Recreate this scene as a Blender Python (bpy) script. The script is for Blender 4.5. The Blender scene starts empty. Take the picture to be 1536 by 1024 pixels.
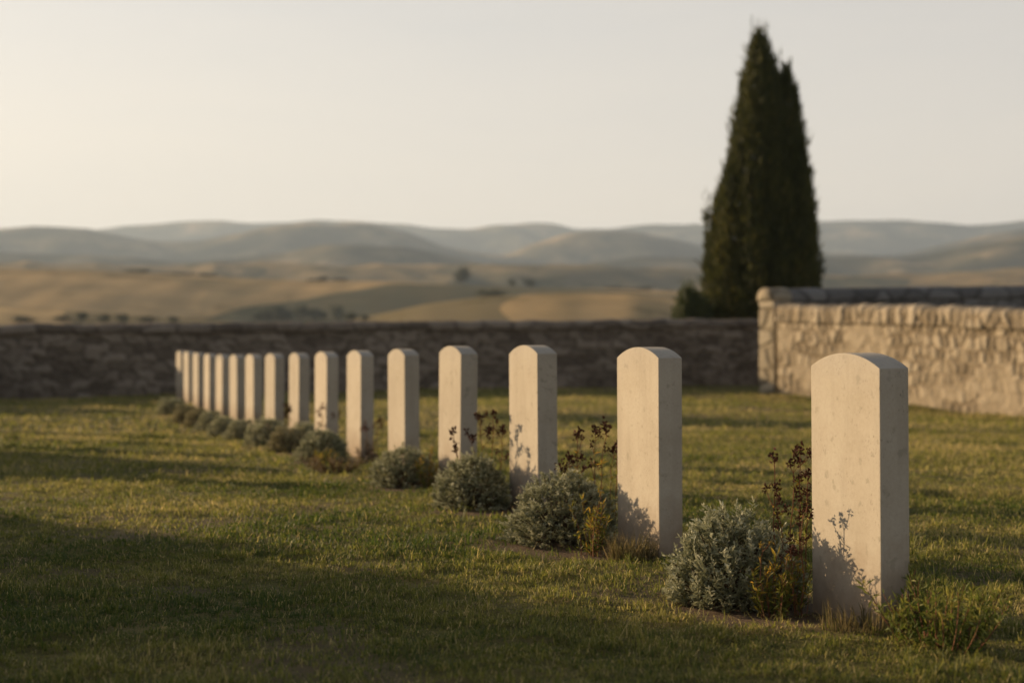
import bpy, bmesh, math
import numpy as np
from mathutils import Vector, Matrix

scene = bpy.context.scene
COL = scene.collection
rng = np.random.default_rng(7)
PI = math.pi

# ------------------------------------------------------------------ basics
EYE = 0.86          # camera height
FPX = 2500.0        # focal length in photo pixels (1536 wide)
HOR = 520.0
U = 1.594           # metres of depth from one headstone to the next

def gx(px, Y): return (px - 768.0) / FPX * Y
def gz(py, Y): return EYE - (py - HOR) / FPX * Y
def depth_of(py): return EYE * FPX / (py - HOR)

def tag(o, label=None, cat=None, group=None, kind=None):
    if label: o['label'] = label
    if cat: o['category'] = cat
    if group: o['group'] = group
    if kind: o['kind'] = kind
    return o

def empty(name, loc, rz=0.0, sc=1.0):
    o = bpy.data.objects.new(name, None)
    o.empty_display_size = 0.1
    COL.objects.link(o)
    o.location = loc; o.rotation_euler = (0, 0, rz)
    o.scale = (sc, sc, sc) if not isinstance(sc, tuple) else sc
    return o

def link(name, me, parent=None, mats=()):
    o = bpy.data.objects.new(name, me)
    for m in mats: me.materials.append(m)
    COL.objects.link(o)
    if parent is not None: o.parent = parent
    return o

def raw_mesh(name, V, F, smooth=False, attrs=None, mat_idx=None):
    """V (n,3); F: list of int arrays (m,k) with any k."""
    me = bpy.data.meshes.new(name)
    V = np.asarray(V, np.float32)
    if not isinstance(F, (list, tuple)): F = [F]
    F = [np.asarray(f, np.int32) for f in F if len(f)]
    nl = sum(f.size for f in F); npoly = sum(len(f) for f in F)
    me.vertices.add(len(V)); me.vertices.foreach_set('co', V.ravel())
    me.loops.add(nl); me.polygons.add(npoly)
    me.loops.foreach_set('vertex_index', np.concatenate([f.ravel() for f in F]))
    tot = np.concatenate([np.full(len(f), f.shape[1], np.int32) for f in F])
    st = np.concatenate([[0], np.cumsum(tot)[:-1]]).astype(np.int32)
    me.polygons.foreach_set('loop_start', st)
    try: me.polygons.foreach_set('loop_total', tot)
    except Exception: pass
    if mat_idx is not None: me.polygons.foreach_set('material_index', np.asarray(mat_idx, np.int32))
    me.polygons.foreach_set('use_smooth', np.full(npoly, smooth, bool))
    if attrs:
        for k, a in attrs.items():
            at = me.attributes.new(k, 'FLOAT', 'POINT')
            at.data.foreach_set('value', np.asarray(a, np.float32))
    me.update(calc_edges=True)
    return me

def vnoise(x, y, seed=0):
    x = np.asarray(x, float); y = np.asarray(y, float)
    ix = np.floor(x).astype(np.int64); iy = np.floor(y).astype(np.int64)
    fx = x - ix; fy = y - iy
    fx = fx * fx * (3 - 2 * fx); fy = fy * fy * (3 - 2 * fy)
    def h(a, b):
        n = (a * 374761393 + b * 668265263 + seed * 1442695041) & 0xFFFFFFFF
        n = ((n ^ (n >> 13)) * 1274126177) & 0xFFFFFFFF
        n = n ^ (n >> 16)
        return (n & 0xFFFFFF) / float(0xFFFFFF)
    a = h(ix, iy); b = h(ix + 1, iy); c = h(ix, iy + 1); d = h(ix + 1, iy + 1)
    return (a * (1 - fx) + b * fx) * (1 - fy) + (c * (1 - fx) + d * fx) * fy

def fbm(x, y, seed=0, oct=4):
    t = 0; a = 0.5; s = 0
    for i in range(oct):
        t = t + a * vnoise(x * 2 ** i, y * 2 ** i, seed + i * 17); s += a; a *= 0.5
    return t / s

def cells(x, y, seed=0):
    """jittered cell noise: distance to the nearest seed, joint width, random id"""
    x = np.asarray(x, float); y = np.asarray(y, float)
    ix = np.floor(x).astype(np.int64); iy = np.floor(y).astype(np.int64)
    F1 = np.full(x.shape, 9.0); F2 = np.full(x.shape, 9.0); ID = np.zeros(x.shape)
    def h(a, b, s):
        n = (a * 374761393 + b * 668265263 + (seed + s) * 1442695041) & 0xFFFFFFFF
        n = ((n ^ (n >> 13)) * 1274126177) & 0xFFFFFFFF
        n = n ^ (n >> 16)
        return (n & 0xFFFFFF) / float(0xFFFFFF)
    for dx in (-1, 0, 1):
        for dy in (-1, 0, 1):
            cx = ix + dx; cy = iy + dy
            px = cx + 0.5 + 0.42 * (2 * h(cx, cy, 1) - 1); py = cy + 0.5 + 0.36 * (2 * h(cx, cy, 2) - 1)
            ax = np.abs(px - x); ay = np.abs(py - y)
            d = (ax ** 2.6 + ay ** 2.6) ** (1 / 2.6)
            new = d < F1
            F2 = np.where(new, F1, np.minimum(F2, d))
            ID = np.where(new, h(cx, cy, 3), ID)
            F1 = np.where(new, d, F1)
    return F1, F2 - F1, ID

def sstep(a, b, x):
    t = np.clip((x - a) / (b - a), 0, 1)
    return t * t * (3 - 2 * t)

# ------------------------------------------------------------------ materials
def new_mat(name):
    m = bpy.data.materials.new(name); m.use_nodes = True
    nt = m.node_tree; nt.nodes.clear()
    return m, nt

class N:
    def __init__(s, nt): s.nt = nt
    def node(s, t, **kw):
        n = s.nt.nodes.new(t)
        for k, v in kw.items(): setattr(n, k, v)
        return n
    def l(s, a, b): s.nt.links.new(a, b)
    def noise(s, vec, scale, detail=4, rough=0.55, dist=0.0):
        n = s.node('ShaderNodeTexNoise'); n.inputs['Scale'].default_value = scale
        n.inputs['Detail'].default_value = detail; n.inputs['Roughness'].default_value = rough
        n.inputs['Distortion'].default_value = dist
        if vec is not None: s.l(vec, n.inputs['Vector'])
        return n.outputs['Fac']
    def ramp(s, fac, stops, interp='LINEAR'):
        r = s.node('ShaderNodeValToRGB'); r.color_ramp.interpolation = interp
        e = r.color_ramp.elements
        while len(e) < len(stops): e.new(0.5)
        for el, (p, c) in zip(e, stops):
            el.position = p; el.color = (*c, 1) if len(c) == 3 else c
        s.l(fac, r.inputs['Fac']); return r.outputs['Color']
    def mix(s, fac, a, b, mode='MIX'):
        n = s.node('ShaderNodeMix', data_type='RGBA', blend_type=mode)
        for val, i in ((fac, 0), (a, 6), (b, 7)):
            if hasattr(val, 'links') or hasattr(val, 'is_linked'): s.l(val, n.inputs[i])
            else: n.inputs[i].default_value = val if i == 0 else (*val, 1)
        return n.outputs[2]
    def math(s, op, a, b=None, c=None, clamp=False):
        n = s.node('ShaderNodeMath', operation=op, use_clamp=clamp)
        for i, v in enumerate((a, b, c)):
            if v is None: continue
            if hasattr(v, 'is_linked'): s.l(v, n.inputs[i])
            else: n.inputs[i].default_value = v
        return n.outputs[0]
    def maprange(s, v, a, b, c, d):
        n = s.node('ShaderNodeMapRange'); s.l(v, n.inputs[0])
        for i, q in enumerate((a, b, c, d)): n.inputs[i + 1].default_value = q
        return n.outputs[0]
    def attr(s, name):
        n = s.node('ShaderNodeAttribute'); n.attribute_name = name; return n.outputs['Fac']
    def obj(s):
        return s.node('ShaderNodeTexCoord').outputs['Object']
    def scaled(s, vec, sc):
        n = s.node('ShaderNodeMapping'); n.inputs['Scale'].default_value = sc; s.l(vec, n.inputs['Vector']); return n.outputs[0]
    def bump(s, h, strength, dist):
        n = s.node('ShaderNodeBump'); n.inputs['Strength'].default_value = strength; n.inputs['Distance'].default_value = dist
        s.l(h, n.inputs['Height']); return n.outputs[0]
    def finish(s, col, rough=0.9, bump=None, spec=0.3):
        p = s.node('ShaderNodeBsdfPrincipled')
        if hasattr(col, 'is_linked'): s.l(col, p.inputs['Base Color'])
        else: p.inputs['Base Color'].default_value = (*col, 1)
        if hasattr(rough, 'is_linked'): s.l(rough, p.inputs['Roughness'])
        else: p.inputs['Roughness'].default_value = rough
        p.inputs['Specular IOR Level'].default_value = spec
        if bump is not None: s.l(bump, p.inputs['Normal'])
        o = s.node('ShaderNodeOutputMaterial'); s.l(p.outputs[0], o.inputs['Surface'])
        return p
    def leaf(s, col, trans=0.35, rough=0.6, tint=None, spec=0.25):
        p = s.node('ShaderNodeBsdfPrincipled'); t = s.node('ShaderNodeBsdfTranslucent')
        m = s.node('ShaderNodeMixShader'); o = s.node('ShaderNodeOutputMaterial')
        if hasattr(col, 'is_linked'):
            s.l(col, p.inputs['Base Color'])
            if tint: s.l(s.mix(1.0, col, tint, 'MULTIPLY'), t.inputs['Color'])
            else: s.l(col, t.inputs['Color'])
        else:
            p.inputs['Base Color'].default_value = (*col, 1); t.inputs['Color'].default_value = (*col, 1)
        p.inputs['Roughness'].default_value = rough; p.inputs['Specular IOR Level'].default_value = spec
        m.inputs[0].default_value = trans
        s.l(p.outputs[0], m.inputs[1]); s.l(t.outputs[0], m.inputs[2]); s.l(m.outputs[0], o.inputs['Surface'])

def mat_limestone():
    m, nt = new_mat('limestone'); n = N(nt)
    co = n.obj()
    oi = n.node('ShaderNodeObjectInfo')
    # shift the pattern for every stone
    off = n.node('ShaderNodeVectorMath', operation='SCALE'); cmb = n.node('ShaderNodeCombineXYZ')
    n.l(oi.outputs['Random'], cmb.inputs[0]); n.l(oi.outputs['Random'], cmb.inputs[1]); n.l(oi.outputs['Random'], cmb.inputs[2])
    n.l(cmb.outputs[0], off.inputs[0]); off.inputs['Scale'].default_value = 37.0
    add = n.node('ShaderNodeVectorMath', operation='ADD'); n.l(co, add.inputs[0]); n.l(off.outputs[0], add.inputs[1])
    v = add.outputs[0]
    big = n.noise(v, 5.0, 5, 0.6)
    col = n.ramp(big, [(0.25, (.305, .260, .193)), (0.5, (.36, .312, .240)), (0.8, (.395, .352, .278))])
    fine = n.noise(v, 90.0, 4, 0.7)
    col = n.mix(0.22, col, n.ramp(fine, [(0.3, (.22, .195, .16)), (0.55, (.37, .33, .26)), (0.75, (.43, .39, .33))]))
    # vertical weather streaks
    streak = n.noise(n.scaled(v, (16, 16, 1.7)), 1.0, 5, 0.6)
    col = n.mix(n.maprange(streak, 0.52, 0.74, 0, 0.42), col, (.25, .215, .165))
    # small dark pits, drawn out along the bed
    vor = n.node('ShaderNodeTexVoronoi', feature='F1'); n.l(n.scaled(v, (120, 120, 48)), vor.inputs['Vector']); vor.inputs['Scale'].default_value = 1.0
    area = n.noise(v, 7.0, 3, 0.6)
    pit = n.math('MULTIPLY', n.maprange(vor.outputs['Distance'], 0.10, 0.24, 1, 0), n.maprange(area, 0.5, 0.62, 0, 1))
    col = n.mix(n.math('MULTIPLY', pit, 0.75), col, (.16, .13, .10))
    # lichen spots
    lic = n.noise(v, 28.0, 3, 0.5)
    col = n.mix(n.maprange(lic, 0.62, 0.70, 0, 0.5), col, (.21, .19, .14))
    # earth splashed up from the ground
    sep = n.node('ShaderNodeSeparateXYZ'); n.l(co, sep.inputs[0])
    zz = n.math('ADD', sep.outputs[2], n.math('MULTIPLY', n.math('SUBTRACT', n.noise(v, 11.0, 4, 0.65), 0.5), 0.30))
    col = n.mix(n.maprange(zz, 0.0, 0.27, 0.80, 0), col, (.19, .13, .078))
    # darker weathering across the crown of the stone
    zt = n.math('ADD', sep.outputs[2], n.math('MULTIPLY', n.math('SUBTRACT', n.noise(v, 14.0, 4, 0.65), 0.5), 0.22))
    col = n.mix(n.maprange(zt, 0.72, 0.87, 0, 0.35), col, (.33, .30, .26))
    bright = n.maprange(oi.outputs['Random'], 0, 1, 0.92, 1.06)
    hsv = n.node('ShaderNodeHueSaturation'); n.l(col, hsv.inputs['Color']); n.l(bright, hsv.inputs['Value'])
    h = n.math('SUBTRACT', n.math('ADD', n.math('MULTIPLY', fine, 0.35), n.math('MULTIPLY', big, 0.6)), n.math('MULTIPLY', pit, 0.9))
    n.finish(hsv.outputs[0], 0.88, n.bump(h, 0.35, 0.004), 0.25)
    return m

def mat_rubble(name, c_dark, c_mid, c_light, c_joint, sc=1.0):
    m, nt = new_mat(name); n = N(nt)
    co = n.obj()
    tone = n.attr('tone'); joint = n.attr('joint')
    nz = n.noise(co, 9.0 * sc, 5, 0.65)
    t = n.math('ADD', n.math('MULTIPLY', tone, 0.55), n.math('MULTIPLY', nz, 0.45))
    col = n.ramp(t, [(0.22, c_dark), (0.5, c_mid), (0.78, c_light)])
    col = n.mix(n.maprange(n.noise(co, 42 * sc, 4, 0.7), 0.5, 0.75, 0, 0.4), col, c_dark)
    col = n.mix(joint, col, c_joint)
    lich = n.noise(co, 3.2, 4, 0.6)
    col = n.mix(n.maprange(lich, 0.6, 0.75, 0, 0.35), col, tuple(a * .75 for a in c_dark))
    n.finish(col, 0.95, n.bump(n.noise(co, 60 * sc, 5, 0.7), 0.5, 0.01), 0.15)
    return m

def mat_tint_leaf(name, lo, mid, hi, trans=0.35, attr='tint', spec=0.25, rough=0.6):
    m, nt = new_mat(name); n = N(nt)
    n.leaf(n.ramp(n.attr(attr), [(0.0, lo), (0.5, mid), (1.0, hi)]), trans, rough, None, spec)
    return m

def mat_plain(name, c, rough=0.9, var=0.3, scale=30):
    m, nt = new_mat(name); n = N(nt)
    nz = n.noise(n.obj(), scale, 4, 0.6)
    col = n.ramp(nz, [(0.3, tuple(a * (1 - var) for a in c)), (0.7, tuple(min(1, a * (1 + var)) for a in c))])
    n.finish(col, rough, None, 0.2)
    return m

def mat_lawn():
    m, nt = new_mat('lawn_ground'); n = N(nt)
    co = n.obj()
    a = n.noise(co, 2.2, 5, 0.6); b = n.noise(co, 38.0, 4, 0.7)
    col = n.ramp(a, [(0.3, (.085, .088, .022)), (0.5, (.16, .138, .040)), (0.7, (.24, .185, .07))])
    col = n.mix(n.maprange(b, 0.35, 0.65, 0.55, 0), col, (.030, .030, .012))
    soil = n.attr('soil')
    sc = n.ramp(n.noise(co, 60, 5, 0.7), [(0.3, (.06, .042, .026)), (0.7, (.17, .12, .078))])
    col = n.mix(soil, col, sc)
    n.finish(col, 0.95, n.bump(n.noise(co, 55, 5, 0.75), 0.9, 0.02), 0.1)
    return m

def mat_hills():
    m, nt = new_mat('hill_fields'); n = N(nt)
    geo = n.node('ShaderNodeNewGeometry').outputs['Position']
    flat = n.scaled(geo, (1, 1, 0))
    # patchwork of fields: large cells, warped
    warp = n.node('ShaderNodeTexNoise'); warp.inputs['Scale'].default_value = 0.004; warp.inputs['Detail'].default_value = 3
    n.l(flat, warp.inputs['Vector'])
    wv = n.node('ShaderNodeVectorMath', operation='MULTIPLY_ADD')
    n.l(warp.outputs['Color'], wv.inputs[0]); wv.inputs[1].default_value = (160, 160, 0); n.l(flat, wv.inputs[2])
    vor = n.node('ShaderNodeTexVoronoi', feature='F1'); vor.inputs['Scale'].default_value = 0.010
    n.l(n.scaled(wv.outputs[0], (1.0, 0.55, 1)), vor.inputs['Vector'])
    sep = n.node('ShaderNodeSeparateColor'); n.l(vor.outputs['Color'], sep.inputs[0])
    field = n.ramp(sep.outputs[0], [(0.0, (.44, .305, .15)), (0.22, (.20, .16, .09)), (0.42, (.38, .275, .14)), (0.58, (.115, .108, .068)), (0.80, (.52, .37, .19))], 'CONSTANT')
    field = n.mix(n.maprange(n.noise(flat, 0.03, 5, 0.65), 0.42, 0.66, 0, 0.6), field, (.15, .125, .07))
    nz = n.noise(flat, 0.0055, 6, 0.6)
    scrub = n.ramp(nz, [(0.38, (.028, .033, .025)), (0.49, (.075, .072, .048)), (0.57, (.15, .125, .075)), (0.66, (.38, .28, .16))])
    zsel = n.attr('wild')
    col = n.mix(zsel, field, scrub)
    stripes = n.node('ShaderNodeTexWave'); stripes.inputs['Scale'].default_value = 0.02; stripes.inputs['Distortion'].default_value = 6; stripes.inputs['Detail'].default_value = 3; stripes.inputs['Detail Scale'].default_value = 0.6
    n.l(n.scaled(flat, (1, .6, 1)), stripes.inputs['Vector'])
    col = n.mix(n.math('MULTIPLY', n.maprange(stripes.outputs['Fac'], 0.3, 0.9, 0, 0.25), n.math('SUBTRACT', 1.0, zsel)), col, (.17, .135, .07))
    wood = n.noise(flat, 0.02, 5, 0.7)
    woodm = n.math('MULTIPLY', n.maprange(wood, 0.55, 0.63, 0, 0.9), n.maprange(zsel, 0.2, 0.8, 0.55, 1.0))
    col = n.mix(woodm, col, (.032, .038, .018))
    n.finish(col, 1.0, None, 0.0)
    return m

M_STONE = mat_limestone()
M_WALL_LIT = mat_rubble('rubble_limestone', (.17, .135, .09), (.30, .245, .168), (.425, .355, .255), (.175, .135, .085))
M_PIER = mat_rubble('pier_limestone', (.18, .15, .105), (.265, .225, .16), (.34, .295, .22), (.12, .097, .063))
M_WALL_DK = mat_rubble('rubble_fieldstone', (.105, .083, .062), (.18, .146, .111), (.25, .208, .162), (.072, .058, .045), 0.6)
M_WALL_GREY = mat_rubble('rubble_greystone', (.09, .085, .078), (.14, .13, .12), (.19, .18, .165), (.06, .056, .05), 0.8)
M_LAWN = mat_lawn()
M_HILLS = mat_hills()
M_GRASS = mat_tint_leaf('grass_blades', (.050, .080, .013), (.215, .208, .044), (.53, .41, .18), 0.52)
M_SANT = mat_tint_leaf('grey_green_leaves', (.062, .070, .034), (.225, .230, .128), (.50, .485, .33), 0.25)
M_SANTL = mat_tint_leaf('pale_grey_green_leaves', (.085, .090, .046), (.30, .30, .17), (.62, .59, .41), 0.25)
M_SANTY = mat_tint_leaf('olive_grey_leaves', (.10, .092, .044), (.25, .225, .115), (.45, .40, .23), 0.25)
M_WOOD = mat_plain('woody_stem', (.075, .052, .034))
M_WEED = mat_tint_leaf('weed_leaves', (.055, .072, .012), (.145, .148, .024), (.42, .26, .04), 0.45)
M_SPROUT = mat_tint_leaf('sprout_leaves', (.05, .075, .012), (.12, .145, .024), (.26, .23, .05), 0.45)
M_STALK = mat_plain('dry_stalk', (.17, .075, .038))
M_SEED = mat_plain('dried_flower', (.085, .036, .021), 0.9, 0.5, 60)
M_DRYTUFT = mat_tint_leaf('dry_tuft', (.07, .075, .022), (.16, .125, .05), (.32, .245, .115), 0.4)
M_BROWNLEAF = mat_tint_leaf('brown_groundcover', (.05, .045, .02), (.12, .085, .04), (.22, .16, .075), 0.3)
M_CYP = mat_tint_leaf('cypress_foliage', (.016, .023, .008), (.066, .070, .018), (.20, .175, .045), 0.32)
M_BARK = mat_plain('bark', (.085, .065, .05), 0.95, 0.4, 12)
M_TREE = mat_tint_leaf('far_tree_leaves', (.022, .027, .012), (.045, .05, .022), (.085, .085, .04), 0.2)
M_BUSH = mat_tint_leaf('dense_bush_leaves', (.030, .040, .014), (.055, .07, .022), (.10, .11, .04), 0.25)

# ------------------------------------------------------------------ headstone layout
A_ST = math.radians(22.5); W_ST, T_ST, H_ST, RISE = 0.385, 0.108, 0.81, 0.045
EX = [1321, 989, 808, 690, 608, 541, 490, 448, 411, 380, 355, 333, 314, 297, 283, 270.5]
SH = [551, 537, 531, 530, 533, 534, 535, 536, 536.5, 537, 537, 536, 535, 533, 531, 530]
ST = []
for k in range(16):
    Y = (3.25 + k) * U
    cx = gx(EX[k], Y); zs = gz(SH[k], Y)
    c = np.array([cx, Y]) + np.array([math.cos(A_ST), math.sin(A_ST)]) * T_ST / 2 + np.array([-math.sin(A_ST), math.cos(A_ST)]) * W_ST / 2
    ST.append((c[0], c[1], zs - H_ST))

# ------------------------------------------------------------------ lawn surface
CP = [(x, y, z) for x, y, z in ST]
CP += [(x - 4.3, y - .4, z) for x, y, z in ST[::2]]
CP += [(-16, 30.6, -.15), (-9.5, 31, -.13), (-5, 31.6, -.04), (0, 33, .03), (4.9, 34.9, .07), (4.7, 30.7, 0.0), (6.3, 28.3, -.09), (8, 25.9, -.2), (10, 22.8, -.25),
       (0, 3, .0), (-3, 4, 0), (3, 4, 0), (4, 9, -.01), (4, 12, -.03), (6, 18, -.08), (-12, 10, 0), (0, 20, -.04), (1, 25, -.01), (2, 16, -.04), (-2, 9, 0), (-3, 6, 0),
       (10, 36, .2), (12, 40, 0.15), (0, 40, 0), (-14, 40, -.1), (0, -6, 0), (10, -4, 0), (-12, -4, 0), (-20, 20, -.1), (14, 12, -.15)]
CP = np.array(CP)
def lawn_z(x, y, bumps=True):
    x = np.asarray(x, float); y = np.asarray(y, float)
    num = np.zeros(x.shape); den = np.zeros(x.shape)
    for cx, cy, cz in CP:
        w = 1.0 / ((x - cx) ** 2 + (y - cy) ** 2 + 0.35) ** 2
        num += w * cz; den += w
    z = num / den
    if bumps:
        z = z + 0.030 * (fbm(x * 0.9, y * 0.9, 3, 3) - 0.5) + 0.014 * (fbm(x * 4, y * 4, 9, 2) - 0.5)
    return z
def lz(x, y): return float(lawn_z(np.array([x]), np.array([y]))[0])

# plants: centre px, ground py, width px, top py, olive?
SHRUBS = [
    (1098, 912, 205, 762, 0, 'large grey-green cushion shrub beside the nearest headstone, upright silvery sprigs'),
    (843, 824, 172, 714, 0, 'round grey-green cushion shrub left of the second nearest headstone, yellowed weed in it'),
    (707, 772, 120, 682, 0, 'grey-green cushion shrub left of the third nearest headstone, brown stalks rising behind it'),
    (606, 733, 104, 668, 0, 'low wide grey-green cushion shrub left of the fourth nearest headstone'),
    (484, 690, 82, 638, 0, 'dark-sided grey-green cushion shrub left of the sixth headstone from the right'),
    (431, 674, 48, 642, 1, 'small yellowish olive cushion shrub in front of the eighth headstone from the right'),
    (458, 660, 40, 632, 0, 'small pale grey cushion shrub tucked left of the seventh headstone from the right'),
    (402, 664, 56, 628, 0, 'grey-green cushion shrub left of the eighth headstone from the right, darker on its right'),
    (362, 652, 42, 626, 0, 'blurred cushion shrub left of the ninth headstone from the right'),
    (336, 645, 38, 619, 0, 'blurred cushion shrub left of the tenth headstone from the right'),
    (316, 638, 36, 612, 0, 'blurred cushion shrub left of the eleventh headstone from the right'),
    (299, 632, 36, 606, 1, 'blurred cushion shrub left of the twelfth headstone from the right'),
    (280, 627, 38, 601, 1, 'last sunlit cushion shrub at the far left end of the row'),
    (257, 612, 38, 590, 0, 'dark cushion shrub in the wall shadow at the far left end of the row'),
]
SHR = []
for (px, py, w, ty, ol, lab) in SHRUBS:
    Y = depth_of(py) + (0.22 if w > 150 else 0.15)
    g_ = 1.22 if w < 60 else 1.0
    SHR.append((gx(px, Y), Y, g_ * w / FPX * Y, g_ * (py - ty) / FPX * Y, ol, lab))

def soil_mask(x, y):
    m = np.zeros(np.shape(x))
    for (sx, sy, w, h, _, _) in SHR:
        d = np.hypot(x - sx - .08, (y - sy + .14) * .8)
        m = np.maximum(m, 1 - sstep(w * 0.48, w * 0.86, d))
    for (sx, sy, _) in ST:
        d = np.hypot(x - sx, y - sy)
        m = np.maximum(m, 0.75 * (1 - sstep(0.16, 0.36, d)))
    nz = fbm(x * 7, y * 7, 21, 3)
    m = np.clip(m * 1.5 * (0.25 + nz * 1.2), 0, 1) * sstep(0.0, 0.25, m)
    patch = fbm(x * 1.7, y * 1.7, 33, 4)
    m = np.maximum(m, 0.6 * sstep(0.585, 0.70, patch))
    return m

# wall lines
BW0, BW1 = np.array([-23.0, 28.15]), np.array([5.6, 35.0])     # back wall, in shade
PIER = np.array([4.70, 30.72])
WB0, WB1 = np.array([5.02, 30.42]), np.array([11.0, 21.1])     # sunlit wall
def side_of(p0, p1, x, y):
    return (p1[0] - p0[0]) * (y - p0[1]) - (p1[1] - p0[1]) * (x - p0[0])

# lawn sheet
gx_ = np.concatenate([np.arange(-46, -10, 1.0), np.arange(-10, 9.0, 0.11), np.arange(9, 46, 1.0)])
gy_ = np.concatenate([np.arange(-14, 2.5, 1.0), np.arange(2.5, 34, 0.11), np.arange(34, 62, 1.0)])
GX, GY = np.meshgrid(gx_, gy_)
x = GX.ravel(); y = GY.ravel()
V = np.stack([x, y, lawn_z(x, y)], 1)
nx, ny = len(gx_), len(gy_)
idx = np.arange(nx * ny).reshape(ny, nx)
F = np.stack([idx[:-1, :-1], idx[:-1, 1:], idx[1:, 1:], idx[1:, :-1]], -1).reshape(-1, 4)
lawn = link('lawn', raw_mesh('lawn', V, F, True, {'soil': soil_mask(x, y)}), None, [M_LAWN]); tag(lawn, kind='structure')

# ------------------------------------------------------------------ grass
def blades(P, H, Wd, lean, az, tint, curl=0.5):
    """P base points (n,3). Each blade: a bent strip of two faces."""
    n = len(P)
    d = np.stack([np.cos(az), np.sin(az), np.zeros(n)], 1)
    s = np.stack([-np.sin(az), np.cos(az), np.zeros(n)], 1)
    up = np.array([0, 0, 1.0])
    l1 = lean * (1 - curl); l2 = lean * (1 + curl)
    mid = P + (H * .55)[:, None] * (d * np.sin(l1)[:, None] + up * np.cos(l1)[:, None])
    l2 = np.minimum(l2, 1.9)
    tip = mid + (H * .45)[:, None] * (d * np.sin(l2)[:, None] + up * np.cos(l2)[:, None])
    w = (Wd / 2)[:, None] * s
    V = np.stack([P - w, P + w, mid + w * .75, mid - w * .75, tip], 1).reshape(-1, 3)
    b = np.arange(n)[:, None] * 5
    Q = b + np.array([[0, 1, 2, 3]]); T = b + np.array([[3, 2, 4]])
    return V, Q, T, np.repeat(tint, 5)

def grass_field():
    bands = [(2.9, 4.2, 8000, .0040, .021), (4.2, 7.0, 15000, .0034, .021), (7.0, 11.0, 6000, .0046, .022), (11.0, 18.0, 1700, .0080, .026), (18.0, 33.0, 330, .014, .034)]
    PX, PY, W_, H_ = [], [], [], []
    for (a, b, dens, w, h) in bands:
        hw = .307 * b + 1.2
        n = int(dens * (b - a) * 2 * hw)
        yy = rng.uniform(a, b, n); xx = rng.uniform(-hw, hw, n)
        keep = np.abs(xx) < .307 * yy + 1.2
        keep &= side_of(BW0, BW1, xx, yy) < -0.5
        keep &= side_of(WB0, WB1, xx, yy) < 0.0
        keep &= ~((xx > 4.6) & (yy > 30.2))
        xx = xx[keep]; yy = yy[keep]
        clump = fbm(xx * 9, yy * 9, 41, 3)
        soil = soil_mask(xx, yy)
        p = np.clip(0.35 + 1.3 * clump, 0, 1) * (1 - 0.93 * soil)
        k2 = rng.random(len(xx)) < p
        xx = xx[k2]; yy = yy[k2]
        PX.append(xx); PY.append(yy)
        W_.append(np.full(len(xx), w)); H_.append(np.full(len(xx), h))
    x = np.concatenate(PX); y = np.concatenate(PY); w = np.concatenate(W_); h = np.concatenate(H_)
    n = len(x)
    tall = fbm(x * 2.6, y * 2.6, 51, 3)
    tuftn = fbm(x * 13, y * 13, 55, 3)
    h = h * (0.45 + 1.1 * tall) * (0.25 + 1.5 * tuftn) * rng.lognormal(0, 0.35, n)
    w = w * rng.uniform(.6, 1.4, n)
    lean = np.abs(rng.normal(0.95, 0.45, n))
    broad = rng.random(n) < .10; w[broad] *= 2.0; h[broad] *= .6; lean[broad] = rng.uniform(.9, 1.4, broad.sum())
    # locally combed directions
    az = fbm(x * 5, y * 5, 61, 2) * 12.0 + rng.normal(0, 1.5, n)
    dry = fbm(x * 1.1 + 5, y * 1.1, 71, 4)
    tint = np.clip(0.02 + .24 * sstep(7, 19, y + .8 * x) + 1.15 * (dry - 0.28) + rng.normal(0, .17, n) + (rng.random(n) < .06) * .4, 0, 1)
    straw = rng.random(n) < 0.05
    lean[straw] = rng.uniform(1.2, 1.5, straw.sum()); tint[straw] = rng.uniform(.7, 1, straw.sum()); h[straw] *= 1.5; w[straw] *= .7
    P = np.stack([x, y, lawn_z(x, y) - 0.004 + np.maximum(0, tuftn - .42) * .05], 1)
    V, Q, T, t = blades(P, h, w, lean, az, tint)
    return raw_mesh('grass', V, [Q, T], False, {'tint': t})
g = link('grass', grass_field(), None, [M_GRASS]); tag(g, 'short olive lawn grass with dry straw-coloured patches', 'grass', kind='stuff')

# ------------------------------------------------------------------ headstones
def headstone_mesh(w, t, h, rise, name='headstone', seed=0):
    bm = bmesh.new()
    R = (w * w / 4 + rise * rise) / (2 * rise)
    prof = [(-w / 2, -0.15), (w / 2, -0.15)]
    half = math.asin(w / 2 / R)
    for i in range(29):
        a = half - 2 * half * i / 28
        prof.append((R * math.sin(a), h + rise - R + R * math.cos(a)))
    fr = [bm.verts.new((-t / 2, p[0], p[1])) for p in prof]
    bk = [bm.verts.new((t / 2, p[0], p[1])) for p in prof]
    bm.faces.new(fr[::-1]); bm.faces.new(bk)
    n = len(prof)
    for i in range(n):
        j = (i + 1) % n
        bm.faces.new((fr[i], fr[j], bk[j], bk[i]))
    bmesh.ops.recalc_face_normals(bm, faces=bm.faces[:])
    ed = [e for e in bm.edges if len(e.link_faces) == 2 and e.calc_face_angle(0) > 0.3]
    bmesh.ops.bevel(bm, geom=ed, offset=0.0028, segments=2, affect='EDGES', profile=0.6)
    me = bpy.data.meshes.new(name); bm.to_mesh(me); bm.free()
    for p in me.polygons: p.use_smooth = False
    me.materials.append(M_STONE)
    return me

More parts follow.
